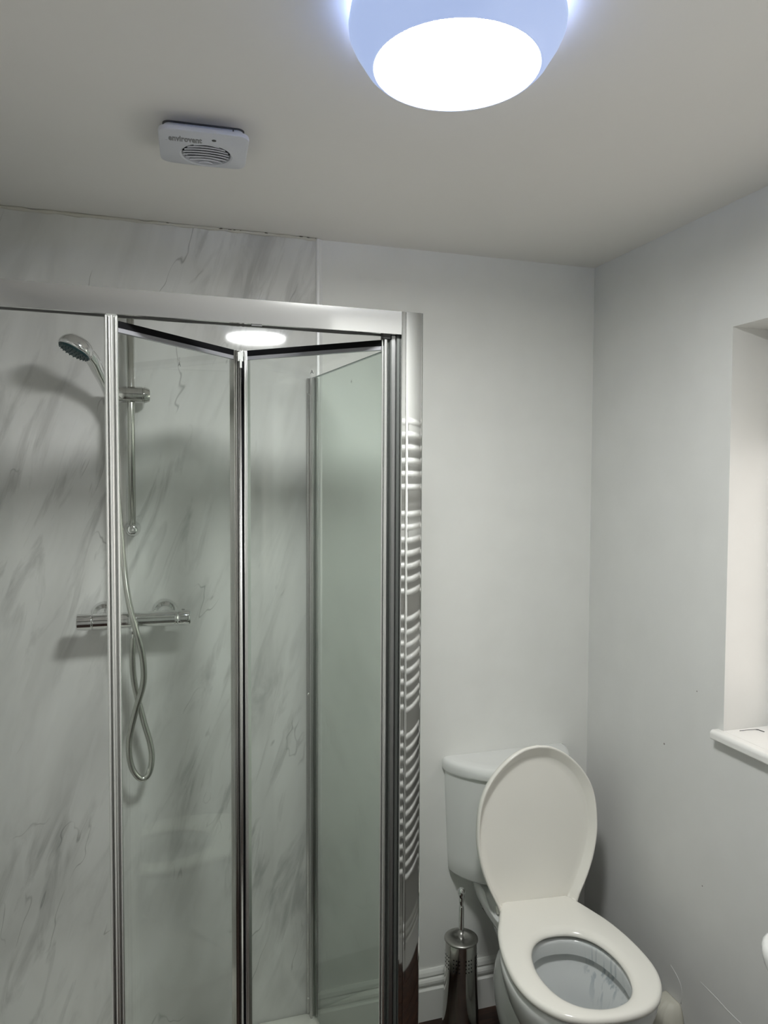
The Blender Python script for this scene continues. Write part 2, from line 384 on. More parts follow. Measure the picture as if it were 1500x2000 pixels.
for k in range(8):      # bowed louvre blades inside the round opening
    yk = -.037 + k*.0112; bow = .0075
    half = math.sqrt(max(.0440**2 - yk**2, .012**2)); r = []
    for j in range(13):
        t = -half + 2*half*j/12; yy = yk - bow*(1-(t/half)**2) + .003
        r.append([fw(HX+t, HY+yy, zf+.0030), fw(HX+t, HY+yy+.0030, zf+.0024), fw(HX+t, HY+yy+.0034, zf+.0036), fw(HX+t, HY+yy+.0004, zf+.0046)])
    bm_obj('slat', loft(r), M_fan_slat, fan)
bm_obj('sensor', lathe([(.0, 0), (.0042, 0), (.0042, .003), (0, .003)], fw(.018, -.048, zf-.0006), (0, 0, 1), 20), M_dark, plate)
bm_obj('screw_cap', lathe([(.0, -.001), (.0022, -.0005), (.0028, .001), (0, .002)], fw(-.069, -.030, zf-.0004), (0, 0, 1), 16), M_fan, plate, True)
for (xa, xb, za, zb) in ((.053, .0555, H-.013, H-.003), (-.008, .004, H-.0095, H-.0075)):
    bm_obj('slot', loft([[fw(*p, z) for p in ((xa, -.0340), (xb, -.0340), (xb, -.0325), (xa, -.0325))] for z in (za, zb)]), M_dark, body)
def text_mesh(name, s, size, mw, m, parent, ext=0.0004, bold=0.0):
    cu = bpy.data.curves.new('t', 'FONT'); cu.body = s; cu.size = size; cu.extrude = ext/2; cu.align_x = 'CENTER'; cu.align_y = 'CENTER'; cu.offset = bold; cu.resolution_u = 2
    to = bpy.data.objects.new('t', cu); COL.objects.link(to); dg = bpy.context.evaluated_depsgraph_get()
    me = bpy.data.meshes.new_from_object(to.evaluated_get(dg)); bpy.data.objects.remove(to)
    me.transform(mw); me.materials.clear(); me.materials.append(m)
    o = bpy.data.objects.new(name, me); COL.objects.link(o)
    if parent is not None: o.parent = parent; o.matrix_parent_inverse = parent.matrix_world.inverted()
    return o
bpy.context.view_layer.update()
# printed on the underside, upside down as seen from the room
def down_frame(x, y, z, rot):
    c, s = math.cos(rot), math.sin(rot)
    X = Vector((c, s, 0)); Z = Vector((0, 0, -1)); Y = Z.cross(X)
    mm = Matrix((X, Y, Z)).transposed().to_4x4(); mm.translation = fw(x, y, z); return mm
text_mesh('printed_lettering', 'envirovent', .0140, down_frame(-.0345, -.040, zf-.0003, FR) @ Matrix.Diagonal((1, 2.3, 1, 1)), M_print, plate, .0004, .0004)

# ------------------------------------------------------------------ shower tray
tr = empty('shower_tray', (-1.33, -.32, 0), 'white rectangular shower tray below the folding glass door', 'shower tray')
def tray():
    x0, x1, y0, y1 = XL+.009, -.853, -.648, -.009
    cx, cy = (x0+x1)/2, (y0+y1)/2; hw, hd = (x1-x0)/2, (y1-y0)/2
    def ring(dx, r, z): return [Vector((cx+a, cy+b, z)) for a, b in rrect(hw-dx, r, 6, hd-dx)]
    sk = lambda V: Vector((V.x + (.036*(y1-V.y)/(y1-y0)-.036-.004)*max((V.x-cx)/hw, 0), V.y, V.z))
    rings = [ring(0, .02, 0), ring(0, .02, .094), ring(.003, .02, .099), ring(.008, .02, .101), ring(.045, .03, .101), ring(.052, .035, .097), ring(.075, .05, .072), ring(.10, .06, .068), ring(.30, .01, .066)]
    rings = [[sk(q) for q in rg] for rg in rings]
    bm_obj('tray_basin', loft(rings), M_tray, tr, True)
tray()
bm_obj('waste_cover', lathe([(0, .008), (.03, .007), (.045, .003), (.05, 0), (0, 0)], (-1.33, -.33, .0665), (0, 0, 1), 32), M_chrome, tr, True)

# ------------------------------------------------------------------ shower enclosure
enc = empty('shower_enclosure', (-1.2, -.6, .101), 'chrome framed shower enclosure with half folded glass door', 'shower enclosure')
ZB, ZT = .101, 1.972
YF = -.6213
def prof_obj(name, poly, z0, z1, m, parent, bevel=0.0, smooth=False):
    return bm_obj(name, extrude_z(poly, z0, z1), m, parent, smooth, bevel)
# corner post: a flat strip, a groove and a gently bowed face
P = [(-.849, -.580), (-.849, YF+.0015), (-.8478, YF), (-.8425, YF), (-.8418, YF+.0022), (-.8402, YF+.0022), (-.8395, YF-.0003)]
x0c, x1c = -.8395, -.8065; Rc = .150
for k in range(1, 14):
    t = k/14; x = x0c+(x1c-x0c)*t; q = x-(x0c+x1c)/2; hw = (x1c-x0c)/2
    P.append((x, YF-.0003 - (math.sqrt(Rc*Rc-q*q)-math.sqrt(Rc*Rc-hw*hw))))
P += [(-.8065, YF-.0003), (-.8060, YF+.0015), (-.8050, YF+.0015), (-.8045, YF), (-.8030, YF+.0015), (-.8030, -.580)]
post = bm_obj('corner_post', extrude_z(P, ZB, ZT-.001), M_postm, enc, True)
e_ = post.modifiers.new('edge', 'EDGE_SPLIT'); e_.split_angle = math.radians(14)
bm_obj('screw_cover', lathe([(0, .0014), (.002, .001), (.003, 0)], (-.8075, YF-.0006, .27), (0, -1, 0), 12), M_chrome, post, True)
# header rail, bowed face, open channel below
hp = []
z0, z1 = 1.9265, 1.9725
for k in range(13):
    t = k/12; z = z0+(z1-z0)*t; hp.append((YF + .0007*(2*t-1)**2 , z))
hp += [(YF+.004, z1+.0005), (-.585, z1+.0005), (-.585, z0), (-.590, z0), (-.590, z0+.02), (-.612, z0+.02), (-.612, z0), ]
def headr(x, dz): return [Vector((x, y, z+dz)) for y, z in hp]
head = bm_obj('header_rail', loft([headr(XL+.009, .0035), headr(-.8490, -.001)]), M_satin, enc, True)
e_ = head.modifiers.new('edge', 'EDGE_SPLIT'); e_.split_angle = math.radians(20)
box_o('channel_liner', M_dark, head, XL+.01, -.851, -.6115, -.5905, 1.940, 1.9445)
# left wall post (outside the frame), jamb, threshold
box_o('wall_post', M_satin, enc, XL+.009, XL+.040, YF, -.585, ZB, 1.926, bevel=.002)
box_o('threshold', M_satin, enc, XL+.040, -.849, YF, -.585, ZB, ZB+.024, bevel=.003)
J = [(-.8495, -.585), (-.8495, -.6085), (-.8560, -.6085), (-.8565, -.604), (-.8580, -.604), (-.8585, -.608), (-.8660, -.607), (-.8675, -.603), (-.8675, -.585)]
jamb = bm_obj('jamb', extrude_z(J, ZB+.024, 1.925), mat('grey_aluminium', (.42, .42, .42), .28, 1.0), enc, bevel=.0006)
M_gask = mat('grey_gasket', (.07, .075, .07), .5)
box_o('jamb_gasket', M_gask, jamb, -.8560, -.8497, -.6105, -.6083, ZB+.024, 1.925)
box_o('jamb_gasket', M_gask, jamb, -.8690, -.8665, -.6100, -.6000, ZB+.024, 1.915)
# side pane and wall channel
ax, ay, bx, by = -.905, -.014, -.8335, -.590
d = Vector((bx-ax, by-ay, 0)).normalized(); nrm = Vector((-d.y, d.x, 0))
def slab(p, q, th, z0, z1, bm=None):
    p = Vector((*p, 0)); q = Vector((*q, 0)); d = (q-p).normalized(); n = Vector((-d.y, d.x, 0))*th/2
    return loft([[Vector((v.x, v.y, z)) for v in (p-n, q-n, q+n, p+n)] for z in (z0, z1)], bm=bm)
sg = bm_obj('side_pane', slab((ax, ay), (bx, by), .005, ZB+.012, 1.9135), M_glass_s, enc)
bm = slab((ax, ay), (bx, by), .0058, 1.9120, 1.9142); bm_obj('pane_edge', bm, mat('green_glass_edge', (.10, .15, .13), .2), sg)
Wc = [(-.921, -.0082), (-.921, -.018), (-.916, -.021), (-.9145, -.040), (-.909, -.040), (-.908, -.030), (-.900, -.030), (-.899, -.040), (-.893, -.040), (-.892, -.010), (-.892, -.0082)]
wch = bm_obj('wall_channel', extrude_z(Wc, ZB, 1.9125), M_satin, enc, bevel=.0008)
for z in (1.868, 1.03, .150):
    bm_obj('screw', lathe([(0, .003), (.003, .0025), (.0045, 0)], (-.9165, -.0205, z), (-.5, -1, 0), 12), M_chrome, wch, True)
# folding door leaves
def ridge_stile(name, c, dirv, widths, depth, z0, z1, m, parent):
    """vertical extrusion centred on c; dirv = unit vector across its face; widths: list of (w, bulge)"""
    dx = Vector((dirv[0], dirv[1])).normalized(); nx = Vector((dx.y, -dx.x))   # face normal towards the room
    tot = sum(w for w, b in widths); s = -tot/2; pts = []
    for w, b in widths:
        for k in range(9):
            t = k/8; pts.append((s + w*t, depth/2 + b*math.sin(PI*t)))
        s += w
    pts = pts + [(tot/2, -depth/2), (-tot/2, -depth/2)]
    poly = [(c[0] + dx.x*a + nx.x*b_, c[1] + dx.y*a + nx.y*b_) for a, b_ in pts]
    o = bm_obj(name, extrude_z(poly, z0, z1), m, parent, True)
    e = o.modifiers.new('edge', 'EDGE_SPLIT'); e.split_angle = math.radians(32); return o
A = (-1.392, -.612); VL = (-1.1555, -.372); VR = (-1.132, -.372); B = (-.8745, -.598)
DZ0, DZ1 = .130, 1.917
def leaf(p, q):
    pane = bm_obj('door_leaf', slab(p, q, .005, DZ0, DZ1-.004), M_glass, enc)
    bm_obj('top_seal', slab(p, q, .011, DZ1-.012, DZ1), M_black, pane)
    bm_obj('top_strip', slab(p, q, .009, DZ1-.020, DZ1-.0122), mat('grey_seal', (.27, .27, .29), .25), pane)
    bm_obj('bottom_seal', slab(p, q, .009, DZ0-.004, DZ0+.010), M_black, pane)
    return pane
l1 = leaf(A, VL); l2 = leaf(VR, B)
ridge_stile('stile', (-1.4010, -.621), (1, 0.12), [(.0045, .0025), (.0022, -.006), (.0080, .0035), (.0032, -.006), (.0050, .0030)], .016, DZ0-.01, 1.923, M_stile, l1)
dl = Vector((VL[0]-A[0], VL[1]-A[1])).normalized(); dr = Vector((B[0]-VR[0], B[1]-VR[1])).normalized()
ridge_stile('stile', (-1.1570, -.374), dl, [(.003, .001), (.005, .003), (.003, .0015), (.005, .003)], .012, DZ0-.004, 1.9165, M_chrome_d, l1)
ridge_stile('stile', (-1.1325, -.371), dr, [(.0075, .003), (.003, -.001), (.006, .003), (.0025, .001)], .012, DZ0-.004, 1.9165, M_stile, l2)
ridge_stile('stile', (-.8760, -.598), dr, [(.003, .001), (.0022, -.005), (.0070, .003)], .012, DZ0-.004, 1.9165, M_stile, l2)
# hinge column between the leaves
hinge = bm_obj('hinge', lathe([(.0045, 0), (.0045, 1.905-DZ0)], (-1.1435, -.3740, DZ0), (0, 0, 1), 16), M_stile, enc, True)
box_o('hinge_gasket', M_black, hinge, -1.1525, -1.1485, -.3775, -.3680, DZ0, 1.904)
box_o('hinge_gasket', M_black, hinge, -1.1390, -1.1358, -.3775, -.3680, DZ0, 1.904)
bm = bmesh.new()
for k in range(9): box(bm, -1.167+k*.0055, -1.1645+k*.0055, -.376, -.366, 1.9135, 1.9185)
box(bm, -1.167, -1.120, -.372, -.368, 1.9125, 1.9145); box(bm, -1.1495, -1.1375, -.380, -.368, 1.893, 1.9135); box(bm, -1.1435-.002, -1.1435+.003, -.383, -.378, 1.878, 1.898)
box(bm, -1.1340, -1.1280, -.3815, -.376, 1.895, 1.912)
bm_obj('hinge_cap', bm, M_clear, hinge, bevel=.0007, seg=1)
# pivot block on the jamb side and glider blocks in the rail
box_o('pivot_block', M_dark, head, -.885, -.868, -.610, -.592, 1.917, 1.932, bevel=.002)
box_o('glider', M_clear, head, -1.411, -1.391, -.616, -.606, 1.921, 1.935, bevel=.002)
box_o('glider', M_dark, head, -1.150, -1.130, -.6195, -.612, 1.9235, 1.927)
# maker's safety marks etched on the panes
def wall_frame(p, dirv):
    X = Vector((dirv[0], dirv[1], 0)).normalized(); Y = Vector((0, 0, 1)); Z = X.cross(Y)
    mm = Matrix((X, Y, Z)).transposed().to_4x4(); mm.translation = Vector(p); return mm
bpy.context.view_layer.update()
def on_line(p, q, t, off): 
    v = Vector((q[0]-p[0], q[1]-p[1])).normalized(); n = Vector((v.y, -v.x)); return (p[0]+(q[0]-p[0])*t + n.x*off, p[1]+(q[1]-p[1])*t + n.y*off)
a = on_line(A, VL, .47, .0034)
text_mesh('safety_mark', 'A', .0115, wall_frame((*a, 1.861), dl), M_print, l1, .0002)
text_mesh('safety_mark', 'g', .0150, wall_frame((*a, 1.873), dl), mat('etched_mark', (.8, .8, .79), .5), l1, .0002)
a = on_line(VR, B, .50, .0034)
text_mesh('safety_mark', 'A', .0115, wall_frame((*a, 1.861), dr), M_print, l2, .0002)
v = Vector((bx-ax, by-ay)); a = (ax+v.x*.516-.0036, ay+v.y*.516)
text_mesh('safety_mark', 'A', .0115, wall_frame((*a, 1.869), (v.x, v.y)), M_print, sg, .0002)

# ------------------------------------------------------------------ riser rail, handset, hose, valve
rail = empty('shower_riser_rail', (-1.384, -.008, 1.78), 'chrome vertical shower riser rail on the marble panel', 'shower rail')
RX, RY = -1.3815, -.058
bm_obj('rail_tube', lathe([(.0095, 1.505), (.0095, 2.083)], (RX, RY, 0), (0, 0, 1), 20), M_hose, rail, True)
for z in (1.503, 2.085):
    bm = lathe([(.0, .060), (.008, .068-.002), (.0145, .058), (.0155, .048), (.0145, .034), (.0135, .018), (.018, .006), (.021, .001), (.021, 0)], (RX, -.008, z), (0, -1, 0), 28)
    bm_obj('end_bracket', bm, M_chrome, rail, True)
sl_ = bm_obj('slider', lathe([(.0, 0), (.014, 0), (.0165, .003), (.0203, .008), (.0208, .03), (.0208, .070), (.019, .0715), (.019, .073), (.0208, .0745), (.0175, .084), (.015, .088), (0, .089)], (-1.4235, -.060, 1.8450), (1, 0, 0), 36), M_chrome_d, rail, True)
e_ = sl_.modifiers.new('edge', 'EDGE_SPLIT'); e_.split_angle = math.radians(40)
bm_obj('handset_cradle', lathe([(.0, 0), (.012, 0), (.0155, .004), (.0165, .02), (.0155, .036), (.012, .04), (0, .04)], (-1.4240, -.066, 1.824), (-.12, -.35, .93), 24), M_chrome_d, rail, True)

hs = empty('shower_handset', (-1.44, -.08, 1.82), 'chrome shower handset with dark teal spray face resting in its cradle', 'shower head')
hpath = spline([(-1.4240, -.062, 1.802), (-1.4300, -.074, 1.830), (-1.440, -.094, 1.862), (-1.453, -.122, 1.890), (-1.464, -.150, 1.914), (-1.478, -.172, 1.930)], 8)
bm_obj('handle', tube(hpath, lambda i: 0.0108 + .0050*math.sin(min(i/len(hpath), 1)*PI*.55)**2, 20), M_chrome, hs, True)
nv = Vector((-.44, -.16, -.88)).normalized(); hc = Vector((-1.5005, -.182, 1.930))
bm_obj('head_shell', lathe([(0, -.034), (.008, -.0332), (.018, -.031), (.027, -.027), (.034, -.021), (.0385, -.013), (.0405, -.006), (.0405, 0), (.038, .003), (0, .003)], hc, nv, 44), M_chrome, hs, True)
sf = bm_obj('spray_face', lathe([(0, .0075), (.030, .0072), (.036, .0055), (.0378, .0028), (0, .0028)], hc, nv, 44), M_teal, hs, True)
u_, v_ = frame_for(nv); bmn = bmesh.new()
for r, c in ((.009, 6), (.018, 12), (.027, 18), (.034, 24)):
    for k in range(c):
        t = 2*PI*k/c; lathe([(.0011, 0), (.0008, .0025)], hc + nv*.007*(1 if r < .03 else .85) + (u_*math.cos(t)+v_*math.sin(t))*r, nv, 6, bmn)
o = bm_obj('nozzles', bmn, M_teal, sf); o['kind'] = 'stuff'

hose_px = [(-1.4235, -.064, 1.799), (-1.4230, -.064, 1.76), (-1.4215, -.066, 1.70), (-1.4165, -.068, 1.62), (-1.4095, -.075, 1.52), (-1.4020, -.085, 1.42), (-1.3905, -.110, 1.33), (-1.3745, -.122, 1.262), (-1.3600, -.112, 1.198), (-1.3555, -.098, 1.140), (-1.3600, -.088, 1.100), (-1.3745, -.080, 1.050), (-1.3855, -.075, 1.005), (-1.3930, -.072, .965), (-1.3935, -.071, .925), (-1.3850, -.070, .885), (-1.3650, -.068, .859), (-1.3465, -.064, .868), (-1.3385, -.062, .905), (-1.3420, -.061, .945), (-1.3560, -.062, 1.000), (-1.3730, -.066, 1.075), (-1.3810, -.074, 1.125), (-1.3835, -.084, 1.175), (-1.3825, -.090, 1.215), (-1.3815, -.091, 1.248)]
hp0 = spline(hose_px, 30)
L = [0.0]
for i in range(1, len(hp0)): L.append(L[-1] + (hp0[i]-hp0[i-1]).length)
N = int(L[-1]/.00175); res_ = []; j = 0
for i in range(N+1):
    s = L[-1]*i/N
    while j < len(L)-2 and L[j+1] < s: j += 1
    t = (s-L[j])/max(L[j+1]-L[j], 1e-9); res_.append(hp0[j].lerp(hp0[j+1], t))
hose = tag(bm_obj('shower_hose', tube(res_, lambda i: .0082 if i % 2 else .0071, 12), M_hose, None, True), 'ribbed steel shower hose hanging in a loop below the handset', 'shower hose')

vx, vy, vz = -1.377, -.090, 1.2770
val = empty('shower_valve', (vx, -.008, vz), 'chrome thermostatic shower bar valve on the marble panel', 'shower valve')
bm_obj('valve_body', lathe([(0, 0), (.0185, 0), (.0195, .001), (.0195, .195), (.0185, .196), (0, .196)], (-1.4755, vy, vz), (1, 0, 0), 40), M_chrome, val, 'auto').modifiers.new('edge', 'EDGE_SPLIT').split_angle = math.radians(40)
bm_obj('flow_knob', lathe([(0, 0), (.0195, 0), (.0208, .0015), (.0210, .030), (.0205, .0345), (.0180, .035), (.0180, .0365), (0, .0365)], (-1.5125, vy, vz), (1, 0, 0), 40), M_chrome, val, True).modifiers.new('edge', 'EDGE_SPLIT').split_angle = math.radians(30)
kn = bm_obj('temperature_knob', lathe([(0, 0), (.0180, 0), (.0180, .0015), (.0205, .002), (.0210, .006), (.0198, .008), (.0205, .010), (.0208, .035), (.0195, .0385), (.0175, .0395), (0, .0400)], (-1.2800, vy, vz), (1, 0, 0), 40), M_chrome, val, True)
kn.modifiers.new('edge', 'EDGE_SPLIT').split_angle = math.radians(30)
box_o('button', M_chrome_d, kn, -1.262, -1.254, vy-.004, vy+.004, vz+.0195, vz+.0222, bevel=.001)
for x in (-1.452, -1.302):
    f_ = bm_obj('wall_flange', lathe([(.034, 0), (.034, .004), (.0325, .010), (.028, .017), (.021, .023), (.0165, .028), (.0155, .070), (.0155, .0800)], (x, -.008, vz+.004), (0, -1, 0), 36), M_chrome, val, True)
bm_obj('hose_outlet', lathe([(.0085, 0), (.0085, .012), (.0095, .013), (.0095, .030), (0, .030)], (-1.3815, -.091, vz-.045), (0, 0, 1), 20), M_chrome, val, True)

# ------------------------------------------------------------------ toilet
toi = empty('toilet', (-.30, -.25, 0), 'white close coupled toilet with its seat lid raised against the cistern', 'toilet')
TC = Vector((-.2960, -.2150)); TR = Vector((.99255, -.12187)); TD = Vector((-.12187, -.99255))
def tp(u, v, z): p = TC + TR*u + TD*v; return Vector((p.x, p.y, z))
def outline(half, n=64):
    """half: list of (half width, v) from back to front tip; returns closed smooth loop [(u,v)]"""
    right = spline([(w, v, 0) for w, v in half], 10); pts = [(p.x, p.y) for p in right]
    loop = pts + [(-u, v) for u, v in reversed(pts[:-1] if abs(pts[-1][0]) < 1e-6 else pts)]
    if abs(pts[0][0]) < 1e-6: loop = loop[:-1]
    # resample by arc length
    q = loop + [loop[0]]; L = [0]
    for a, b in zip(q, q[1:]): L.append(L[-1] + math.hypot(b[0]-a[0], b[1]-a[1]))
    out = []; j = 0
    for i in range(n):
        s = L[-1]*i/n
        while L[j+1] < s: j += 1
        t = (s-L[j])/max(L[j+1]-L[j], 1e-9); out.append((q[j][0]+(q[j+1][0]-q[j][0])*t, q[j][1]+(q[j+1][1]-q[j][1])*t))
    return out
seat_o = outline([(0, -.016), (.06, -.016), (.104, -.016), (.112, .0), (.125, .024), (.146, .070), (.168, .125), (.185, .200), (.1915, .280), (.185, .340), (.163, .392), (.122, .437), (.065, .461), (0, .468)], 96)
hole = outline([(0, .142), (.035, .148), (.068, .171), (.091, .213), (.102, .270), (.099, .325), (.083, .375), (.055, .408), (.02, .423), (0, .4245)], 96)
def offs(loop, d):
    n = len(loop); out = []
    for i in range(n):
        a, b = loop[i-1], loop[(i+1) % n]; tx, ty = b[0]-a[0], b[1]-a[1]; l = math.hypot(tx, ty) or 1
        out.append((loop[i][0] + ty/l*d, loop[i][1] - tx/l*d))
    return out
# orientation test so that positive offs() grows the loop
def area(l): return sum(l[i][0]*l[(i+1) % len(l)][1]-l[(i+1) % len(l)][0]*l[i][1] for i in range(len(l)))/2
SG = 1 if area(seat_o) > 0 else -1
def grow(l, d): return offs(l, d*(1 if area(l) > 0 else -1))
def align(a, b):
    return a
def ang_sort(loop, n=96, c=(0, .28)):
    """resample a loop by polar angle about c"""
    q = [(math.atan2(v-c[1], u-c[0]) % (2*PI), math.hypot(u-c[0], v-c[1])) for u, v in loop]; q.sort(); q = [(q[-1][0]-2*PI, q[-1][1])] + q + [(q[0][0]+2*PI, q[0][1])]
    out = []; j = 0
    for i in range(n):
        t = 2*PI*i/n
        while q[j+1][0] < t: j += 1
        f = (t-q[j][0])/max(q[j+1][0]-q[j][0], 1e-9); r = q[j][1] + (q[j+1][1]-q[j][1])*f
        out.append((c[0]+r*math.cos(t), c[1]+r*math.sin(t)))
    return out
SO = ang_sort(outline([(0, -.016), (.06, -.016), (.104, -.016), (.112, .0), (.125, .024), (.146, .070), (.168, .125), (.185, .200), (.1915, .280), (.185, .340), (.163, .392), (.122, .437), (.065, .461), (0, .468)], 400), 120)
SO = [(u*.945, v) for u, v in SO]; hole = [(u*1.06-.002, v) for u, v in hole]
HO = ang_sort(hole, 120)
zt = .438
sr = [(grow(SO, -.004), zt-.020), (SO, zt-.016), (grow(SO, .0008), zt-.009), (grow(SO, -.0012), zt-.004), (grow(SO, -.005), zt-.0012), (grow(SO, -.010), zt),
      (grow(HO, .026), zt-.0005), (grow(HO, .016), zt-.002), (grow(HO, .007), zt-.006), (grow(HO, .002), zt-.011), (HO, zt-.016), (grow(HO, .004), zt-.020)]
bm_obj('seat', loft([[tp(u, v, z) for u, v in l] for l, z in sr], ringclosed=True), M_seat, toi, True)
# lid: shallow flared dish standing up
LO = [(0, .004), (.07, .002), (.119, .0), (.130, .025), (.150, .063), (.171, .114), (.184, .165), (.1895, .212), (.186, .277), (.174, .325), (.154, .362), (.124, .398), (.084, .430), (.042, .450), (0, .456)]
LOo = ang_sort(outline(LO, 400), 120)
LI = ang_sort(outline([(0, .006), (.065, .006), (.106, .006), (.116, .028), (.136, .066), (.157, .116), (.170, .165), (.175, .210), (.170, .268), (.157, .312), (.136, .350), (.106, .382), (.070, .405), (.035, .418), (0, .422)], 400), 120)
LC = Vector((-.2965, -.2035)); tilt = math.radians(2.2)
def lp(u, v, dpt):      # dpt = towards the room
    u *= .975; v *= 1.012
    if dpt > 0 and abs(u) < .125: w_ = min(max((v-.004)/.05, 0), 1); w_ = max(w_, min(max((abs(u)-.100)/.012, 0), 1)); dpt *= w_
    fy = -dpt*math.cos(tilt) + v*math.sin(tilt); dpt *= 1.3 if dpt > 0 else 1; fy = -dpt*math.cos(tilt) + v*math.sin(tilt); z = .4215 + v*math.cos(tilt) + dpt*math.sin(tilt)
    p = LC + Vector((TR.x, TR.y*0.5))*u; return Vector((p.x, p.y + fy, z))
lr = [(grow(LI, -.004), -.004), (grow(LOo, -.012), -.002), (grow(LOo, -.002), .008), (grow(LOo, .0005), .018), (grow(LOo, -.0005), .0215), (grow(LOo, -.0035), .022), (grow(LOo, -.0065), .0205), (grow(LI, .0015), .0035), (grow(LI, -.003), .0015), (grow(LI, -.02), .001)]
bm_obj('seat_lid', loft([[lp(u, v, d_) for u, v in l] for l, d_ in lr]), M_seat, toi, True)
for s in (-1, 1):
    bm = lathe([(.0, 0), (.0095, .0005), (.011, .003), (.011, .022), (.0095, .0245), (0, .025)], tp(s*.090-.0125 + s*.018, .000, .4225), (TR.x, TR.y, 0), 20)
    bm_obj('hinge', bm, M_seat, toi, True)
# cistern
CX = -.2930
def dshape(hw, dep, z, flat=.008, n=40, y0=-.0005):
    pts = [(CX-hw, y0)]
    for k in range(n+1):
        t = PI*k/n; x = -math.cos(t); y = math.sin(t)**1.3
        pts.append((CX + hw*(1 if x > 0 else -1)*abs(x)**1.0, y0-flat - (dep-flat)*y))
    pts.append((CX+hw, y0)); return [Vector((x, y, z)) for x, y in pts]
cb = [dshape(.172, .140, .444), dshape(.181, .152, .446), dshape(.187, .158, .454), dshape(.190, .161, .50), dshape(.199, .166, .68), dshape(.202, .169, .762)]
bm_obj('cistern', loft(cb), M_ceramic, toi, True).modifiers.new('edge', 'EDGE_SPLIT').split_angle = math.radians(50)
cl = [dshape(.203, .172, .7625), dshape(.208, .179, .7635), dshape(.2095, .181, .768), dshape(.210, .1815, .782), dshape(.208, .1795, .791), dshape(.203, .174, .7965), dshape(.194, .162, .799), dshape(.17, .13, .7995)]
bm_obj('cistern_lid', loft(cl), M_ceramic, toi, True).modifiers.new('edge', 'EDGE_SPLIT').split_angle = math.radians(60)
bm_obj('flush_button', lathe([(.024, 0), (.024, .003), (.022, .0045), (0, .0045)], (CX+.035, -.075, .7995), (0, 0, 1), 28), M_chrome, toi, True)
# pan: outer shell lofted down to a narrow foot, inner bowl
pan_o = [(0, -.150), (.06, -.148), (.100, -.135), (.112, -.08), (.116, .0), (.132, .06), (.156, .13), (.175, .20), (.180, .275), (.172, .335), (.150, .385), (.112, .424), (.058, .446), (0, .452)]
PO = ang_sort(outline(pan_o, 500), 120, (0, .22))
def pscale(l, su, sv, cv, dv=0.0): return [(u*su, (v-cv)*sv+cv+dv) for u, v in l]
zr = .4085
pr = [(pscale(PO, .64, .66, .10), 0.0), (pscale(PO, .63, .65, .10), .03), (pscale(PO, .56, .60, .08), .10), (pscale(PO, .58, .62, .08), .17), (pscale(PO, .68, .72, .08), .23), (pscale(PO, .83, .86, .10), .29), (pscale(PO, .935, .945, .10), .335), (pscale(PO, .98, .985, .12), .365), (PO, .385), (grow(PO, .0005), zr-.010), (grow(PO, -.002), zr-.003), (grow(PO, -.008), zr)]
HO2 = ang_sort(hole, 120, (0, .28))
# switch angular centre for the bowl mouth
IN = ang_sort([(u, v) for u, v in hole], 120, (0, .22))
ib = [(grow(IN, .012), zr), (grow(IN, .006), zr-.002), (grow(IN, .004), zr-.010), (grow(IN, .006), zr-.040), (grow(IN, .022), zr-.043), (grow(IN, .022), zr-.060), (pscale(IN, 1.02, 1.02, .27), .325), (pscale(IN, .92, .90, .25), .27), (pscale(IN, .72, .66, .22), .215), (pscale(IN, .50, .44, .20), .175), (pscale(IN, .42, .36, .20), .13)]
bmq = loft([[tp(u, v, z) for u, v in l] for l, z in pr + [ib[0]]], cap1=False)
pan = bm_obj('pan', bmq, M_ceramic, toi, True)
bm_obj('bowl', loft([[tp(u, v, z) for u, v in l] for l, z in ib], cap0=False), M_bowl, pan, True).modifiers.new('edge', 'EDGE_SPLIT').split_angle = math.radians(60)
M_water = glass('toilet_water', (.75, .80, .80)); 
bm_obj('water', loft([[tp(u, v, z) for u, v in pscale(IN, .60, .53, .21)] for z in (.185, .1845)]), M_water, pan)
# rear shelf of the pan that carries the cistern, and the trap swelling at its side
sh = [(grow(ang_sort([(u*1.0, v) for u, v in outline([(0, -.200), (.08, -.199), (.128, -.190), (.134, -.12), (.130, -.04), (.122, .03), (.10, .05), (0, .055)], 300)], 100, (0, -.08)), g), z) for g, z in ((-.030, .33), (-.008, .37), (0, .40), (0, .425), (-.006, .431))]
bm_obj('pan_shelf', loft([[tp(u, min(v, .2), z if z < .38 else min(z, .404 + max(0, min((-.045-v)/.04, 1))*.027)) for u, v in l] for l, z in sh]), M_ceramic, pan, True)
for s in (-1, 1):
    bm = bmesh.new(); bmesh.ops.create_uvsphere(bm, u_segments=28, v_segments=18, radius=1, matrix=Matrix.Translation(tp(s*.085, .075, .215)) @ Matrix.Rotation(math.radians(-5.4), 4, 'Z') @ Matrix.Diagonal((.050, .125, .145, 1)))
    bm_obj('trap_swelling', bm, M_ceramic, pan, True)

# cream pipe boot on the right wall beside the pan
pb = empty('pipe_cover', (-.01, -.43, .0), 'cream fluted pipe cover low on the wall right of the toilet seat', 'pipe cover')
rings = []
for k in range(15):
    t = k/14; z = .235*(1-t**1.6) + .0; 
    rings.append([Vector((-.0005 - (0.012+.062*math.sin(min(t*1.3+.12, 1)*PI/2)) * math.sin(PI*j/24)*(1+.07*math.cos(j*1.9)), -.43 + .052*math.cos(PI*j/24)*(0.35+.65*math.sin(min(t*1.4+.15, 1)*PI/2)), .005+z)) for j in range(25)])
bm_obj('cover_shell', loft(rings), M_pipe, pb, True)
bm_obj('screw', lathe([(.0035, 0), (.003, .003), (0, .0035)], (-.0005, -.448, .222), (-1, 0, 0), 12), M_dark, pb, True)

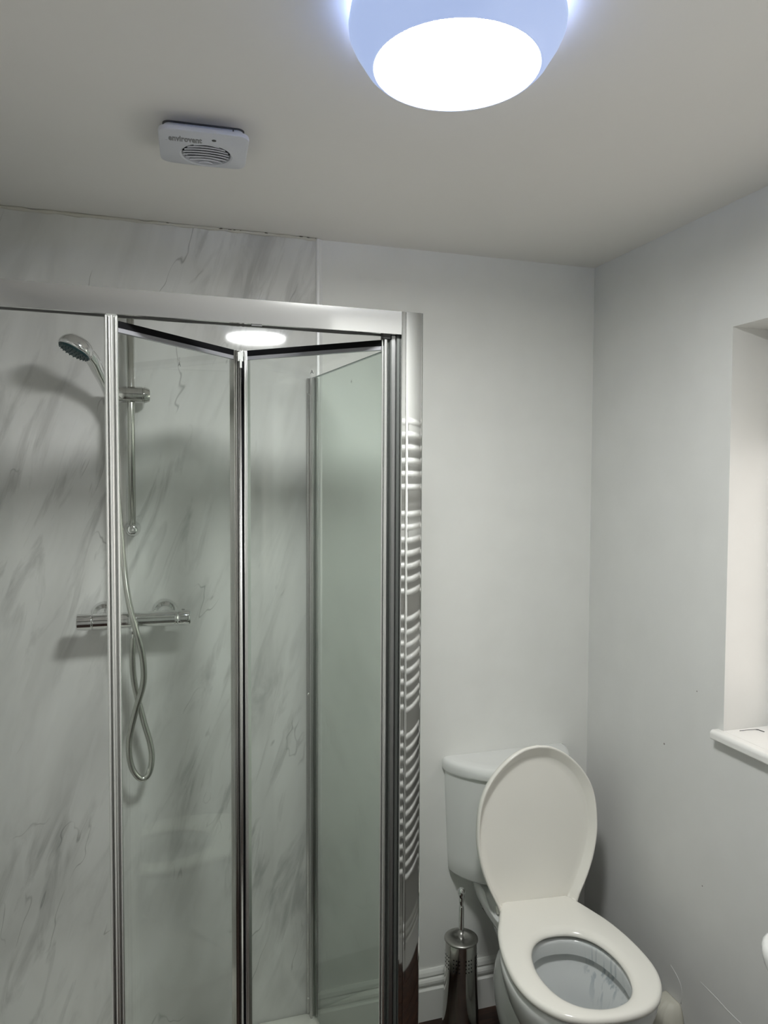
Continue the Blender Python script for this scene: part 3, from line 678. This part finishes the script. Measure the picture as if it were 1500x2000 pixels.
# ------------------------------------------------------------------ toilet brush
BX, BY = -.4855, -.1160
tb = empty('toilet_brush', (BX, BY, 0), 'steel toilet brush in a tall perforated holder left of the toilet', 'toilet brush')
hold = bm_obj('holder', lathe([(0, 0), (.0555, 0), (.0565, .004), (.0545, .03), (.0505, .12), (.0470, .22), (.0450, .296), (.0445, .3), (0, .3)], (BX, BY, 0), (0, 0, 1), 48), M_chrome_d, tb, True)
hold.modifiers.new('edge', 'EDGE_SPLIT').split_angle = math.radians(50)
bmn = bmesh.new()
for rr, z in enumerate((.262, .251, .240, .229)):
    for k in range(8):
        for q in (-1, 0, 1):
            if (q + rr) % 2 == 0 and q == 0 and rr in (0, 3): pass
            t = 2*PI*(k/8) + q*.19 + .1; r = .0449 + (.296-z)/.076*.0020
            lathe([(0, .0006), (.0020, .0004), (.0022, -.001)], (BX+r*math.cos(t), BY+r*math.sin(t), z), (math.cos(t), math.sin(t), 0), 8, bmn)
o = bm_obj('perforations', bmn, M_black, hold); o['kind'] = 'stuff'
lidb = bm_obj('holder_lid', lathe([(0, .300), (.0475, .300), (.0490, .302), (.0485, .3055), (.045, .307), (.020, .3085), (.0185, .305), (0, .305)], (BX, BY, 0), (0, 0, 1), 48), M_satin if False else mat('brushed_steel', (.42, .41, .39), .35, 1.0), tb, True)
bm_obj('handle', lathe([(.0074, .305), (.0074, .398), (.0056, .400), (.0056, .404), (.0068, .412), (.0080, .420), (.0072, .424), (.0095, .430), (.0112, .438), (.0105, .446), (.006, .452), (0, .4535)], (BX, BY, 0), (0, 0, 1), 24), M_chrome, tb, True).modifiers.new('edge', 'EDGE_SPLIT').split_angle = math.radians(35)

# ------------------------------------------------------------------ wash basin at the right edge and towel radiator behind
ba = empty('wash_basin', (-.16, -1.24, .7), 'white ceramic wash basin on the right wall below the window', 'wash basin')
bcx, bcy = -.174, -1.222
def br(hx_, hy_, r, z, dx=0): return [Vector((bcx+dx+a, bcy+b, z+.010)) for a, b in rrect(hx_, r, 8, hy_)]
rings = [br(.06, .08, .05, .66, .06), br(.11, .16, .09, .69, .03), br(.152, .186, .10, .73, .012), br(.166, .196, .09, .765, .004), br(.171, .2000, .085, .79), br(.172, .2015, .08, .808), br(.1705, .2000, .078, .817), br(.165, .195, .075, .823), br(.148, .178, .07, .824), br(.125, .158, .075, .816, .0), br(.11, .143, .07, .78), br(.07, .11, .06, .73), br(.02, .03, .018, .718)]
bm_obj('basin_bowl', loft(rings), M_ceramic, ba, True)
bm_obj('pedestal', lathe([(.085, 0), (.08, .02), (.062, .10), (.058, .5), (.075, .67), (.08, .70)], (-.105, bcy, 0), (0, 0, 1), 32), M_ceramic, ba, True)
bm_obj('tap', tube(spline([(-.025, bcy, .82), (-.028, bcy, .87), (-.05, bcy, .895), (-.085, bcy, .89), (-.10, bcy, .872)], 6), .011, 14), M_chrome, ba, True)

rd = empty('towel_radiator', (-.44, YR+.04, .15), 'white ladder towel radiator on the rear wall behind the camera', 'towel radiator')
for x in (-.695, -.200):
    bm_obj('upright', lathe([(0, 0), (.017, 0), (.017, 1.75), (0, 1.75)], (x, YR+.05, .10), (0, 0, 1), 16), M_rad, rd, True)
zz = 1.82; k = 0; z = 1.82
groups = (6, 7, 8, 12)
bar0 = None
for g in groups:
    for i in range(g):
        if z < .13: break
        if bar0 is None:
            bar0 = bm_obj('bar', lathe([(0, -.248), (.0105, -.248), (.0105, .248), (0, .248)], (0, 0, 0), (1, 0, 0), 12), M_rad, None, True); o = bar0
        else: o = bar0.copy(); COL.objects.link(o)
        o.parent = rd; o.location = Vector((-.4475, YR+.062, z)) - rd.location
        z -= .042
    z -= .045
for z in (.3, 1.6):
    for x in (-.68, -.22): box_o('wall_bracket', M_rad, rd, x-.008, x+.008, YR+.001, YR+.045, z-.008, z+.008)
